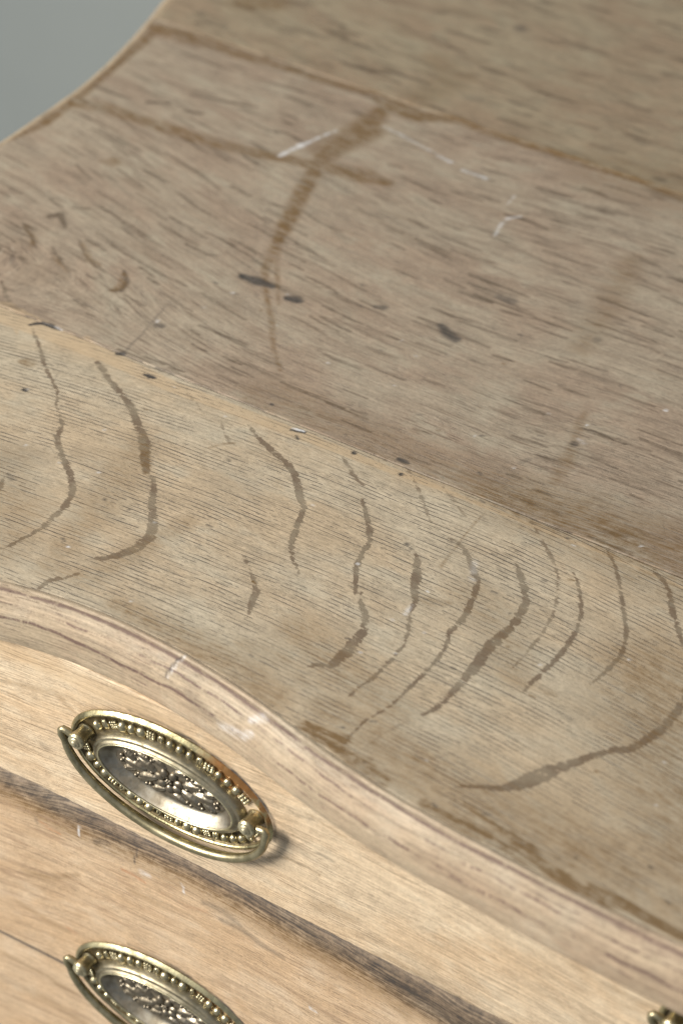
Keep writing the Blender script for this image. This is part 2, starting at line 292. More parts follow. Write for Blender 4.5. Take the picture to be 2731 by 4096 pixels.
FEATS = [
["ray",1,0.0,[[-162.2,131.2,0.36],[-153.9,124.4,0.62],[-145.7,116.1,0.79],[-136.2,108.9,0.62],[-130.3,104.5,0.51],[-126.0,97.5,0.59],[-120.8,92.8,0.59],[-115.9,88.0,0.75],[-113.8,81.5,1.08],[-108.3,75.7,1.17],[-100.9,69.7,1.35],[-94.7,64.6,1.22],[-89.9,58.7,1.14],[-87.3,51.6,1.09],[-86.9,43.1,1.08],[-87.0,35.1,0.94],[-89.4,27.9,0.76],[-91.2,21.1,0.77],[-92.8,18.0,0.68],[-94.3,14.9,0.57]]],
["ray",1,0.0,[[-127.7,127.7,1.12],[-117.6,120.9,1.14],[-107.8,115.7,1.25],[-101.0,112.0,1.34],[-92.8,104.5,1.72],[-83.6,96.3,2.08],[-78.4,88.8,1.88],[-74.5,83.6,1.09],[-67.7,79.0,1.22],[-60.9,68.5,1.44],[-55.0,60.6,1.83],[-51.3,53.0,1.98],[-51.5,46.5,2.08],[-54.4,39.7,1.68],[-57.7,34.8,1.17],[-61.0,32.7,0.59]]],
["ray",0.9,0.0,[[-61.2,22.9,0.56],[-64.0,18.3,1.02],[-67.3,14.9,1.01],[-68.2,11.6,0.91],[-68.4,8.7,0.58]]],
["ray",0.9,0.0,[[-116.3,52.3,0.35],[-115.0,48.6,0.69],[-113.4,45.2,0.79],[-112.5,41.3,0.73]]],
["ray",1,0.0,[[-192.3,150.9,0.36],[-185.3,144.5,1.0],[-181.4,141.6,0.83]]],
["ray",1,0.0,[[-56.3,126.4,0.48],[-48.5,122.0,0.88],[-40.1,118.0,1.21],[-32.4,115.2,1.38],[-26.3,111.6,1.5],[-20.9,106.0,1.49],[-16.2,100.1,1.32],[-12.1,96.2,1.04],[-10.7,90.5,1.08],[-7.6,82.4,1.22],[-5.7,76.5,1.19],[-0.6,69.9,0.81],[4.7,65.7,0.34]]],
["ray",0.9,0.0,[[-16.5,61.9,0.25],[-11.0,57.7,0.49],[-6.2,52.5,1.1],[-3.1,49.1,1.24],[-0.7,42.5,1.1],[1.3,37.2,0.31]]],
["ray",0.7,0.0,[[-66.5,123.0,0.26],[-61.1,117.0,0.52],[-56.1,113.9,0.7],[-52.9,113.6,0.46]]],
["ray",0.6,0.0,[[-86.8,130.0,0.3],[-80.6,126.8,0.39],[-74.7,123.3,0.29]]],
["ray",0.9,0.0,[[-15.9,129.6,0.45],[-9.5,124.6,0.82],[-3.8,120.7,0.87],[-0.5,119.8,0.32]]],
["ray",1,0.0,[[2.7,112.9,0.41],[8.2,106.2,0.98],[13.9,99.7,1.13],[17.4,93.4,1.13],[18.6,85.6,1.08],[20.5,78.5,1.1],[24.7,71.6,0.78],[27.9,65.5,0.23]]],
["ray",1,0.0,[[29.0,68.9,0.31],[30.7,64.6,0.7],[36.4,58.8,1.39],[40.0,51.9,1.65],[40.0,45.4,2.21],[40.2,37.8,2.16],[39.2,30.7,1.5],[35.6,29.5,0.86],[31.9,25.5,0.26]]],
["ray",1,0.0,[[34.6,97.3,0.32],[37.8,92.4,1.49],[41.6,85.1,1.71],[44.7,78.9,1.47],[47.3,75.1,0.85],[48.5,69.2,0.62],[52.9,60.1,0.69],[55.2,53.8,0.65],[55.1,42.1,0.76],[54.4,32.9,0.61],[52.8,26.9,0.45],[51.9,21.3,0.18]]],
["ray",1,0.0,[[40.5,111.0,0.33],[45.9,110.2,0.77],[51.7,105.4,1.11],[57.7,99.5,1.15],[61.5,95.0,1.09],[63.7,87.0,1.26],[65.4,80.0,1.28],[66.2,73.8,1.11],[65.1,67.9,0.88],[67.9,60.6,0.85],[68.6,53.3,0.83],[68.1,46.6,0.76],[67.7,41.3,0.76],[67.1,33.4,0.5],[66.5,25.6,0.44],[62.7,14.7,0.35],[62.0,5.9,0.28],[62.3,1.3,0.2]]],
["ray",0.8,0.0,[[61.1,121.3,0.26],[65.8,116.6,0.49],[66.8,114.4,0.2]]],
["ray",1,0.0,[[66.9,113.1,0.33],[72.1,107.3,1.14],[77.2,101.0,1.43],[80.8,95.2,1.47],[82.0,87.9,1.54],[82.3,80.2,1.54],[80.8,70.1,2.31],[80.8,62.3,2.2],[81.4,55.1,1.86],[81.2,47.7,1.41],[80.6,39.6,1.08],[80.1,33.1,0.96],[77.5,27.2,0.37]]],
["ray",0.9,0.0,[[61.1,135.7,0.27],[67.7,129.9,0.44],[73.5,125.0,0.61],[79.6,119.1,0.58],[84.6,112.6,0.55],[88.7,104.3,0.62],[91.6,95.4,0.54],[93.1,85.8,0.56],[93.0,77.9,0.58],[92.9,70.1,0.42],[92.3,63.9,0.21]]],
["ray",1,0.0,[[88.0,118.2,0.25],[92.3,113.4,0.56],[96.8,106.7,0.78],[100.5,99.8,0.84],[102.5,91.7,0.86],[103.1,83.0,0.89],[102.9,75.2,0.83],[102.1,67.0,0.92],[101.4,60.5,0.75],[100.9,55.0,0.21]]],
["ray",1,0.0,[[92.4,135.7,0.36],[97.1,131.6,0.6],[101.5,126.2,0.57],[106.7,118.5,0.55],[110.9,111.7,0.63],[115.7,104.1,0.69],[119.3,97.2,0.83],[121.1,89.3,0.78],[120.8,81.5,0.74],[119.8,75.1,0.6],[118.6,71.0,0.18]]],
["ray",1,0.0,[[111.5,135.3,0.58],[116.1,132.7,1.0],[121.1,127.7,1.06],[124.8,121.9,1.11],[129.5,115.6,1.04],[134.1,109.3,0.97],[138.1,105.3,1.05],[143.5,98.4,1.15],[147.1,90.6,1.26],[149.2,81.9,1.35],[149.5,73.5,1.54],[148.8,64.6,1.77],[146.7,57.3,1.7],[144.2,50.9,1.58],[138.5,46.1,1.34],[133.7,39.5,1.57],[129.2,32.6,1.99],[125.3,26.0,2.86],[122.4,20.7,3.1],[119.6,15.5,2.37],[116.4,12.3,1.35],[110.1,8.9,0.87],[103.9,5.5,0.39]]],
["ray",0.8,0.0,[[8.8,136.3,0.36],[15.0,131.3,0.52],[22.1,123.9,0.6],[27.5,118.5,0.59],[30.9,114.9,0.25]]],
["ray",0.7,0.0,[[24.2,134.9,0.29],[29.7,131.7,0.47],[36.1,127.0,0.56],[40.5,124.7,0.24]]],
["ray",0.35,0.0,[[68.1,0.2,0.26],[70.8,12.6,0.44],[74.5,22.2,0.27]]],
["ray",0.3,0.0,[[84.0,4.4,0.29],[91.0,12.4,0.38],[96.9,19.6,0.29]]],
["ray",0.5,0.0,[[99.1,167.4,0.16],[103.0,161.1,0.24],[106.0,155.8,0.16]]],
["brown",0.8,0.75,[[-135.6,361.2,1.27],[-129.2,354.2,4.29],[-127.9,330.9,7.68],[-131.2,313.7,5.54]]],
["brown",0.6,0.8,[[-132.8,327.7,3.73],[-132.8,312.6,8.08],[-135.8,306.4,4.73]]],
["brown",0.8,0.6,[[-124.6,333.0,7.28],[-130.9,309.6,6.5],[-128.3,292.4,3.85],[-123.0,271.3,4.07],[-116.1,248.1,3.76],[-111.4,231.9,1.96]]],
["brown",0.55,0.6,[[-115.2,244.8,2.96],[-110.4,228.8,2.71],[-106.3,216.5,1.82],[-95.7,201.3,1.08],[-84.2,187.4,1.42],[-74.4,172.9,0.88],[-64.3,162.5,0.71]]],
["brown",0.4,0.2,[[-122.8,267.5,0.99],[-115.2,244.8,1.14],[-105.5,224.4,1.09],[-88.3,198.9,0.71]]],
["brown",0.85,0.4,[[-135.5,359.1,3.04],[-123.3,355.9,5.67],[-112.5,355.0,4.66],[-103.9,359.7,3.67],[-95.5,360.8,1.76]]],
["brown",0.75,0.5,[[-255.6,355.2,4.76],[-239.0,356.4,5.47],[-222.6,357.6,4.66],[-208.0,357.7,4.6],[-189.1,358.3,2.46],[-160.8,358.4,2.82],[-139.1,361.2,2.51]]],
["brown",0.9,0.5,[[-98.6,362.3,2.63],[-82.0,360.9,2.33],[-62.1,360.9,2.71],[-40.9,362.1,2.34],[-19.1,361.6,2.32],[-2.4,362.2,2.61],[16.9,360.5,3.18]]],
["brown",0.7,0.6,[[-253.3,278.7,4.64],[-237.3,283.4,4.47],[-218.9,284.4,4.24],[-198.0,285.0,4.22],[-175.8,286.6,4.28],[-159.0,289.1,3.36],[-139.2,293.7,3.38]]],
["brown",0.7,0.5,[[-135.0,294.3,3.39],[-119.5,298.2,5.02],[-107.2,300.0,5.87],[-96.6,300.7,2.57]]],
["brown",0.8,0.4,[[-255.3,238.9,1.88],[-249.9,257.5,2.61],[-249.9,284.1,2.41],[-252.1,314.6,2.13],[-254.4,346.3,2.95],[-255.9,357.5,2.1]]],
["brown",0.5,0.4,[[-210.4,247.2,1.38],[-206.0,249.2,3.75],[-203.0,249.9,1.32]]],
["brown",0.45,0.4,[[-180.5,190.9,0.76],[-171.7,183.3,1.61],[-166.0,181.5,1.63]]],
["brown",0.45,0.4,[[-184.8,176.7,0.81],[-178.8,173.1,1.25],[-173.8,170.8,0.86]]],
["brown",0.55,0.4,[[-153.3,182.2,1.08],[-149.3,175.6,2.22],[-150.4,170.3,1.27]]],
["brown",0.35,0.5,[[-208.0,188.3,1.01],[-199.2,182.5,1.65],[-196.9,176.4,0.99]]],
["brown",0.45,0.5,[[49.7,144.4,1.19],[49.8,144.4,1.19]]],
["brown",0.3,0.9,[[-83.4,95.3,8.32],[-78.5,71.1,10.21],[-76.4,48.9,10.2],[-73.1,25.5,5.4]]],
["brown",0.55,0.6,[[-86.4,99.7,1.66],[-76.8,87.3,2.94],[-73.2,82.0,1.3]]],
["brown",0.9,0.6,[[46.6,2.0,2.73],[54.2,0.8,3.83],[61.3,3.0,3.01],[61.5,5.5,0.82]]],
["brown",0.9,0.5,[[53.5,0.4,1.4],[62.7,-2.1,1.67],[73.3,-0.1,1.16]]],
["brown",0.35,0.9,[[74.8,-2.6,5.66],[95.4,-1.1,7.53],[110.3,1.5,6.61]]],
["brown",0.7,0.7,[[105.5,-1.5,2.18],[118.7,-2.1,2.64],[131.9,-5.9,3.04]]],
["brown",0.95,0.6,[[129.8,-9.4,1.85],[135.6,-6.9,3.01],[143.7,-10.4,2.75]]],
["brown",0.95,0.6,[[142.1,-10.3,2.41],[154.0,-12.4,3.82],[164.6,-12.0,4.07],[173.1,-10.8,2.62],[184.3,-12.1,2.23],[193.2,-12.6,2.06]]],
["brown",0.35,0.9,[[130.0,0.6,3.64],[150.6,0.4,8.78],[171.9,-5.3,8.65],[189.4,-4.7,7.92]]],
["brown",0.3,0.95,[[157.1,63.8,8.78],[161.6,31.8,8.47],[177.8,19.8,9.45]]],
["brown",0.25,0.9,[[8.2,23.7,5.1],[21.9,24.7,5.77],[35.1,20.5,4.46]]],
["brown",0.35,0.8,[[47.5,76.5,2.19],[52.6,77.0,3.39],[57.8,80.4,1.59]]],
["brown",0.4,0.4,[[105.1,60.0,0.8],[108.6,59.7,1.6],[111.1,59.6,0.8]]],
["brown",0.3,0.9,[[28.4,239.3,5.67],[25.4,272.6,7.57],[19.2,305.4,5.69]]],
["brown",0.4,0.8,[[49.1,204.4,0.89],[50.1,197.0,2.05],[53.5,186.5,1.68],[56.7,173.1,3.42],[58.5,159.0,2.58]]],
["brown",0.5,0.5,[[-4.7,7.8,0.64],[-0.3,11.9,1.5],[4.7,12.5,0.81]]],
["brown",0.3,0.9,[[-130.0,401.8,8.47],[-113.9,393.8,9.48],[-119.6,367.3,8.65]]],
["brown",0.35,0.2,[[-61.2,106.6,0.37],[-58.4,111.4,0.64],[-54.5,114.5,0.52]]],
["brown",0.4,0.2,[[46.4,145.3,0.28],[44.5,123.5,0.27],[45.7,98.6,0.34],[46.1,95.3,0.67]]],
["brown",0.3,0.9,[[-44.2,66.6,4.27],[-57.1,21.9,6.71],[-74.3,19.2,5.41]]],
["brown",0.5,0.5,[[-153.2,111.9,1.38],[-150.5,112.9,3.17],[-148.6,112.8,1.21]]],
["brown",0.6,0.8,[[-228.5,404.9,12.45],[-234.6,398.8,7.68],[-219.0,405.6,5.0]]],
["dark",0.85,0.4,[[-111.6,207.8,1.7],[-104.8,208.2,2.8],[-97.4,208.2,1.38]]],
["dark",0.85,0.4,[[-87.9,204.9,1.76],[-84.3,205.8,2.6],[-81.9,206.0,1.12]]],
["dark",0.6,0.5,[[-54.6,219.3,1.19],[-51.2,220.5,1.49]]],
["dark",0.75,0.5,[[-25.7,222.4,1.93],[-20.2,219.0,2.86],[-16.3,217.4,2.31]]],
["dark",0.5,0.5,[[-122.1,160.4,1.75],[-120.1,161.3,1.75]]],
["dark",0.5,0.6,[[-15.8,253.1,1.69],[-9.5,252.8,2.53]]],
["dark",0.9,0.3,[[-124.3,136.3,1.0],[-122.5,137.4,1.28]]],
["dark",0.35,0.2,[[-122.9,137.8,0.27],[-123.3,149.9,0.26],[-124.6,159.5,0.26],[-126.4,173.6,0.21]]],
["dark",1,0.1,[[-164.8,133.2,0.72],[-162.0,136.7,1.02],[-157.4,137.3,1.03],[-152.9,137.0,0.5]]],
["dark",1,0.1,[[-107.7,131.1,0.62],[-105.1,131.2,1.14],[-103.2,131.4,0.65]]],
["dark",1,0.2,[[-141.7,98.0,0.84],[-140.7,98.0,0.84]]],
["dark",0.9,0.2,[[-41.1,132.9,0.51],[-37.3,133.8,0.65],[-35.7,134.5,0.53]]],
["dark",0.9,0.2,[[-37.6,131.1,0.36],[-35.9,129.7,0.62]]],
["dark",0.9,0.2,[[-13.7,134.0,0.96],[-13.5,134.0,0.96]]],
["dark",0.85,0.3,[[2.3,140.0,0.86],[4.5,140.1,1.08],[6.6,139.9,0.7]]],
["dark",0.95,0.2,[[7.7,132.7,0.95],[7.8,132.7,0.95]]],
["dark",0.9,0.2,[[-55.7,142.3,0.74],[-55.6,142.3,0.74]]],
["dark",0.8,0.2,[[29.4,99.8,0.79],[29.6,99.8,0.79]]],
["dark",0.7,0.2,[[77.3,133.9,0.69],[77.5,133.9,0.69]]],
["dark",0.16,0.95,[[-120.1,59.5,5.84],[-117.7,67.1,7.76],[-107.8,67.4,3.41]]],
["dark",0.45,0.7,[[-115.5,53.3,1.07],[-112.9,52.0,1.25]]],
["dark",0.11,0.95,[[-48.5,93.3,7.07],[-37.5,94.4,9.97],[-28.1,91.6,4.06]]],
["dark",0.12,0.95,[[-101.2,77.7,5.01],[-88.3,73.8,3.98]]],
["dark",0.12,0.95,[[12.9,123.8,3.67],[19.6,125.1,2.44]]],
["dark",0.3,0.7,[[42.8,164.1,1.4],[44.3,166.6,1.17]]],
["dark",0.6,0.4,[[54.4,184.0,1.75],[54.6,184.0,1.75]]],
["dark",0.3,0.7,[[-96.2,382.6,2.9],[-100.5,382.0,2.54]]],
["dark",0.5,0.7,[[-111.0,450.5,3.63],[-110.8,450.4,3.63]]],
["dark",0.4,0.7,[[31.6,248.3,1.93],[31.8,248.3,1.93]]],
["dark",0.5,0.7,[[116.6,-1.2,0.57],[118.4,-0.1,0.57]]],
["white",0.85,0.4,[[-147.4,293.7,1.15],[-145.8,299.9,0.88],[-144.1,305.2,1.65],[-142.3,310.3,0.75],[-140.2,317.2,0.6],[-137.4,324.7,0.46]]],
["white",0.45,0.3,[[-121.6,339.4,0.46],[-111.4,337.4,0.75],[-99.5,334.4,0.6],[-90.9,332.8,0.46]]],
["white",0.7,0.3,[[-89.2,331.8,0.75],[-81.7,330.3,1.05]]],
["white",0.55,0.4,[[-74.6,327.5,0.64],[-62.6,327.4,0.96]]],
["white",0.5,0.3,[[-38.2,290.6,0.49],[-40.0,299.6,0.73],[-39.7,304.9,0.84],[-35.7,309.4,0.47]]],
["white",0.4,0.4,[[-44.7,314.3,0.42],[-45.6,321.8,0.42]]],
["white",0.5,0.3,[[-123.5,162.0,0.34],[-123.5,163.7,0.45]]],
["white",0.35,0.8,[[47.6,67.2,0.84],[47.3,72.3,0.67]]],
["white",0.25,0.9,[[58.8,96.0,1.56],[55.0,104.6,1.1]]],
["white",0.6,0.4,[[74.9,221.9,0.65],[75.0,221.9,0.65]]],
["white",0.7,0.2,[[-37.4,21.2,0.52],[-37.2,21.2,0.52]]],
["white",0.3,0.4,[[54.0,187.5,0.69],[57.3,186.4,0.92]]],
["white",0.4,0.3,[[-155.3,137.9,0.34],[-152.1,137.2,0.46]]],
["white",0.5,0.2,[[-140.6,99.0,0.48],[-140.5,99.0,0.48]]],
["white",0.8,0.2,[[-40.9,134.0,0.38],[-36.6,134.9,0.38]]],
["white",0.35,0.7,[[31.5,-1.5,2.55],[28.9,-5.6,0.98]]],
["pale",0.9,0.5,[[-180.5,133.9,7.63],[-167.3,133.7,5.79],[-149.5,133.0,5.01],[-126.0,132.8,4.18],[-93.3,130.5,3.67],[-61.6,131.5,3.2],[-34.3,132.2,2.67],[-5.5,132.5,1.92],[22.3,133.4,1.19],[59.2,133.4,0.93],[94.9,133.5,0.8],[124.6,132.5,0.79]]],
["pale",0.6,0.5,[[-181.6,139.7,1.37],[-173.2,132.8,1.79],[-165.5,125.5,0.7]]],
["pale",0.6,0.5,[[-140.5,138.2,1.87],[-134.1,133.8,1.8],[-128.9,128.7,1.31]]],
["pale",0.4,0.8,[[-67.2,127.9,1.26],[-68.8,133.3,1.8]]],
["figure",0.9,0.5,[[-191.2,268.2,0.34],[-181.2,265.3,0.61],[-167.4,261.8,0.71],[-154.9,256.7,0.31]]],
["figure",0.9,0.5,[[-191.3,251.4,0.56],[-184.8,250.4,0.76],[-176.7,248.6,0.4]]],
["figure",0.9,0.5,[[-201.3,245.9,0.38],[-192.1,242.6,0.57],[-183.5,240.1,0.45]]],
["figure",0.9,0.5,[[-218.4,238.8,0.34],[-211.6,235.0,0.69],[-205.8,232.6,0.36]]],
["figure",0.9,0.5,[[-214.0,260.6,0.39],[-203.3,257.1,0.52]]],
["figure",0.9,0.5,[[-169.6,196.1,0.26],[-155.8,193.7,0.44],[-140.5,190.6,0.51],[-126.7,189.4,0.33]]],
["figure",0.9,0.5,[[-119.7,188.5,0.37],[-107.2,185.8,0.49],[-93.8,183.0,0.37]]],
["figure",0.9,0.5,[[-190.9,218.2,0.31],[-176.5,213.8,0.57],[-159.5,210.3,0.45]]],
["figure",0.9,0.5,[[-130.6,241.6,0.33],[-119.3,239.3,0.67],[-108.5,237.7,0.48]]],
["figure",0.9,0.5,[[-168.5,244.8,0.37],[-156.1,239.8,0.58],[-143.3,237.3,0.33]]],
["figure",0.9,0.5,[[-152.4,261.4,0.49],[-141.1,259.6,0.49]]],
["figure",0.9,0.5,[[-161.3,227.6,0.39],[-153.4,225.8,0.68],[-147.7,225.6,0.43]]],
["figure",0.9,0.5,[[-144.5,214.3,0.47],[-132.5,212.6,0.57],[-128.2,214.4,0.31]]],
["figure",0.9,0.5,[[-142.5,226.1,0.35],[-134.5,225.6,0.55],[-126.0,224.4,0.47]]],
["figure",0.9,0.5,[[-208.5,314.7,0.71],[-193.8,317.6,0.89],[-177.5,321.6,0.54]]],
["figure",0.9,0.5,[[-221.4,298.4,1.12],[-212.6,303.0,0.84]]],
["figure",0.9,0.5,[[-203.2,301.4,0.89],[-195.1,303.4,0.88]]],
["figure",0.9,0.5,[[-250.2,296.4,0.96],[-238.9,295.9,0.82],[-229.6,296.4,0.5]]],
["figure",0.9,0.5,[[-160.1,308.8,0.81],[-155.5,310.7,0.65],[-146.5,309.1,0.6]]],
["figure",0.9,0.5,[[-130.9,259.3,0.7],[-123.6,260.0,0.47]]],
["figure",0.9,0.5,[[-117.2,262.2,0.39],[-105.0,258.3,0.54],[-94.6,257.3,0.5]]],
["figure",0.9,0.5,[[-108.0,169.4,0.4],[-96.7,169.7,0.59],[-83.9,169.3,0.39]]],
["figure",0.9,0.5,[[-208.3,187.2,0.44],[-202.2,184.4,0.79],[-195.5,178.3,0.65]]],
["figure",0.9,0.5,[[-189.7,182.0,0.39],[-181.5,176.1,0.55],[-173.0,171.3,0.31]]],
["figure",0.9,0.5,[[-182.6,191.5,0.24],[-175.1,184.9,0.5],[-166.3,180.4,0.68],[-159.8,179.0,0.37]]],
["figure",0.9,0.5,[[-154.6,184.2,0.73],[-149.1,178.6,1.08],[-147.5,172.4,1.2],[-151.9,169.5,0.61]]],
["figure",0.9,0.5,[[-203.9,199.8,1.61],[-201.0,203.7,1.83],[-193.7,196.7,0.94]]],
["figure",0.9,0.5,[[-200.1,210.2,0.41],[-193.4,213.6,0.66]]],
["figure",0.9,0.5,[[-113.8,208.9,0.37],[-110.5,205.5,0.37]]]]
DFEATS = [
[1,"brown",0.5,0.4,[[32.8,-74.2,0.38],[37.5,-70.5,0.45],[41.5,-69.2,0.45],[46.2,-69.1,0.53],[49.5,-68.3,0.45],[54.8,-69.7,0.3]]],
[1,"dark",0.4,0.4,[[45.2,-69.0,0.38],[46.8,-68.8,0.38]]],
[1,"dark",0.22,0.9,[[36.8,-59.6,2.25],[42.7,-60.2,3.0],[49.4,-62.1,1.88]]],
[1,"dark",0.4,0.6,[[41.3,-43.3,0.53],[43.9,-44.3,0.6],[51.7,-42.9,0.38]]],
[1,"dark",0.45,0.6,[[53.2,-58.5,0.45],[57.2,-58.6,0.75],[60.4,-59.1,0.38]]],
[1,"brown",0.4,0.5,[[47.7,-40.8,0.3],[56.8,-42.7,0.38],[64.6,-43.8,0.3]]],
[1,"brown",0.3,0.9,[[53.2,-87.5,2.93],[60.0,-84.3,2.93],[70.3,-83.5,1.95]]],
[1,"brown",0.35,0.8,[[72.6,-101.4,0.98],[82.6,-94.8,1.46],[91.2,-96.0,1.46],[102.9,-95.7,1.17]]],
[1,"dark",0.4,0.5,[[74.6,-73.4,0.29],[77.6,-73.8,0.39]]],
[1,"dark",0.35,0.9,[[-68.4,-74.0,1.13],[-65.6,-74.9,1.5]]],
[1,"brown",0.3,0.8,[[-84.1,-49.2,1.02],[-60.0,-43.0,2.05],[-52.5,-47.9,1.02]]],
[1,"pale",0.6,0.9,[[-82.7,-32.9,6.15],[-53.4,-30.7,6.15],[-24.9,-28.5,5.12],[15.5,-34.6,4.1]]],
[1,"dark",0.35,0.5,[[-44.5,-43.6,0.61],[-32.8,-37.2,0.82]]],
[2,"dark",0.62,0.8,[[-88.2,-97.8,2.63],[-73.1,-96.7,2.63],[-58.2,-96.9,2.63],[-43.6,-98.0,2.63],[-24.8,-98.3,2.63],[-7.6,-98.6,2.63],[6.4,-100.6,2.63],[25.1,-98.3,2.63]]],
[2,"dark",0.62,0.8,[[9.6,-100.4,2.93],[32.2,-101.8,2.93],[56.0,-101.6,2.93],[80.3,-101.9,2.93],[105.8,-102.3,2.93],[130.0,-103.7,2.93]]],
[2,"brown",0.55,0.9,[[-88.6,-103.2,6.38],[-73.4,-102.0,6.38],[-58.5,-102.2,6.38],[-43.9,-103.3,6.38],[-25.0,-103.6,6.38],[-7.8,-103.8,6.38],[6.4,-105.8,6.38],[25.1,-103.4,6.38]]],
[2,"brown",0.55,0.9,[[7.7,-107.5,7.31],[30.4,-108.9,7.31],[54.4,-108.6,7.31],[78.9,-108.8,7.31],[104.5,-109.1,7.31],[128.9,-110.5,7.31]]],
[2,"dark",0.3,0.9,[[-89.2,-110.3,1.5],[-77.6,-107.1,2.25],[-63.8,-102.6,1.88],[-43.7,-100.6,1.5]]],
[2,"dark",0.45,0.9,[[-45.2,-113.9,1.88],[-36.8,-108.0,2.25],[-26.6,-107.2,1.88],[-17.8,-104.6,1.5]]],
[2,"dark",0.7,0.4,[[-26.1,-105.1,0.38],[-26.7,-110.0,0.45],[-27.7,-115.1,0.3]]],
[2,"dark",0.6,0.4,[[-31.7,-107.6,0.3],[-28.0,-106.3,0.38]]],
[2,"dark",0.45,0.8,[[-3.5,-102.9,1.13],[1.5,-103.5,1.88],[5.0,-103.9,1.13]]],
[2,"dark",0.4,0.9,[[4.0,-117.1,1.13],[13.3,-116.7,2.25],[20.3,-119.5,1.5]]],
[2,"dark",0.4,0.9,[[12.1,-121.7,1.46],[20.4,-121.1,1.95],[30.4,-124.2,1.46],[39.5,-125.4,0.98]]],
[2,"dark",0.55,0.6,[[65.6,-99.0,0.68],[74.3,-102.5,0.88],[83.0,-103.8,1.17],[91.6,-106.1,0.98]]],
[2,"dark",0.5,0.95,[[91.9,-111.8,2.93],[104.3,-105.7,3.9],[116.9,-106.4,3.9]]],
[2,"brown",0.45,0.95,[[57.1,-111.5,2.93],[74.7,-113.9,3.9],[92.3,-121.0,3.9]]],
[2,"orange",0.6,0.7,[[-72.8,-118.7,0.45],[-67.2,-119.9,1.13],[-62.7,-120.4,0.53]]],
[2,"orange",0.7,0.7,[[-33.8,-122.4,0.53],[-27.9,-122.0,0.9],[-22.8,-123.0,0.45]]],
[2,"orange",0.35,0.7,[[-15.5,-123.9,0.38],[-2.5,-124.0,0.75],[6.1,-121.2,0.38]]],
[2,"dark",0.6,0.4,[[-73.8,-117.5,0.3],[-73.7,-121.0,0.23]]],
[2,"dark",0.5,0.6,[[-69.1,-108.8,0.75],[-68.8,-108.8,0.75]]],
[2,"white",0.7,0.3,[[-53.1,-110.6,0.3],[-53.6,-115.4,0.38]]],
[2,"white",0.6,0.3,[[-5.5,-113.1,0.3],[-4.5,-118.0,0.3]]],
[2,"white",0.4,0.8,[[-24.1,-118.3,1.5],[-20.8,-118.1,1.13]]],
[2,"white",0.8,0.2,[[51.9,-146.1,0.49],[54.7,-146.7,0.49]]],
[2,"white",0.5,0.3,[[83.2,-98.8,0.68],[83.4,-98.8,0.68]]],
[2,"brown",0.4,0.95,[[-81.2,-154.4,2.25],[-69.2,-149.9,2.25],[-54.8,-139.1,0.75]]],
[2,"orange",0.5,0.7,[[-63.1,-174.9,0.38],[-60.9,-176.9,0.75],[-57.7,-176.3,0.38]]],
[2,"brown",0.3,0.95,[[-86.7,-175.2,1.13],[-71.1,-178.0,1.88],[-61.7,-177.9,1.13]]],
[2,"brown",0.3,0.95,[[-30.5,-132.3,1.13],[-19.4,-131.9,1.88],[-9.9,-131.4,1.13]]],
[2,"brown",0.5,0.5,[[-99.6,-215.0,0.82],[-81.6,-213.3,0.92],[-66.4,-216.1,0.92],[-56.6,-217.1,0.51]]],
[2,"brown",0.3,0.9,[[-101.0,-231.2,2.05],[-73.9,-230.2,3.07],[-56.4,-233.2,2.05]]]]

# front edge of the top, left edge of the top (mm, plan)
TOP = np.array([(-300, -30), (-256, -22), (-200, -15), (-150, -8), (-110, -1.5), (-82.1, 3.8), (-66.9, 7.2), (-48.2, 9.4), (-24.4, 9.6), (-6.6, 8.1), (12.8, 5.4), (24.2, 3.1), (42, -1.2),
                (58.8, -5.4), (77.9, -9.2), (97.9, -11.8), (116.1, -13.4), (135.7, -14.7), (155, -15.8), (172.1, -16.5), (195.1, -17.0), (240, -17.5), (300, -17)])
def smooth_curve(P, n, xs=None):
    xs = np.linspace(P[0, 0], P[-1, 0], n) if xs is None else xs
    dense = np.linspace(P[0, 0], P[-1, 0], 1200); y = np.interp(dense, P[:, 0], P[:, 1])
    k = np.exp(-.5 * (np.arange(-40, 41) / 14.0) ** 2); k /= k.sum()
    y = np.convolve(np.pad(y, 40, mode='edge'), k, 'valid')
    return np.interp(xs, dense, y)
def yedge(x): return smooth_curve(TOP, 0, np.asarray(x, float))
SIDE = np.array([(-30, -256), (60, -259), (150, -258), (234, -256), (270, -254), (295, -253.4), (325, -256), (361, -262), (380, -267), (470, -280), (560, -284)], float)
def xside(y): return smooth_curve(SIDE, 0, np.asarray(y, float))

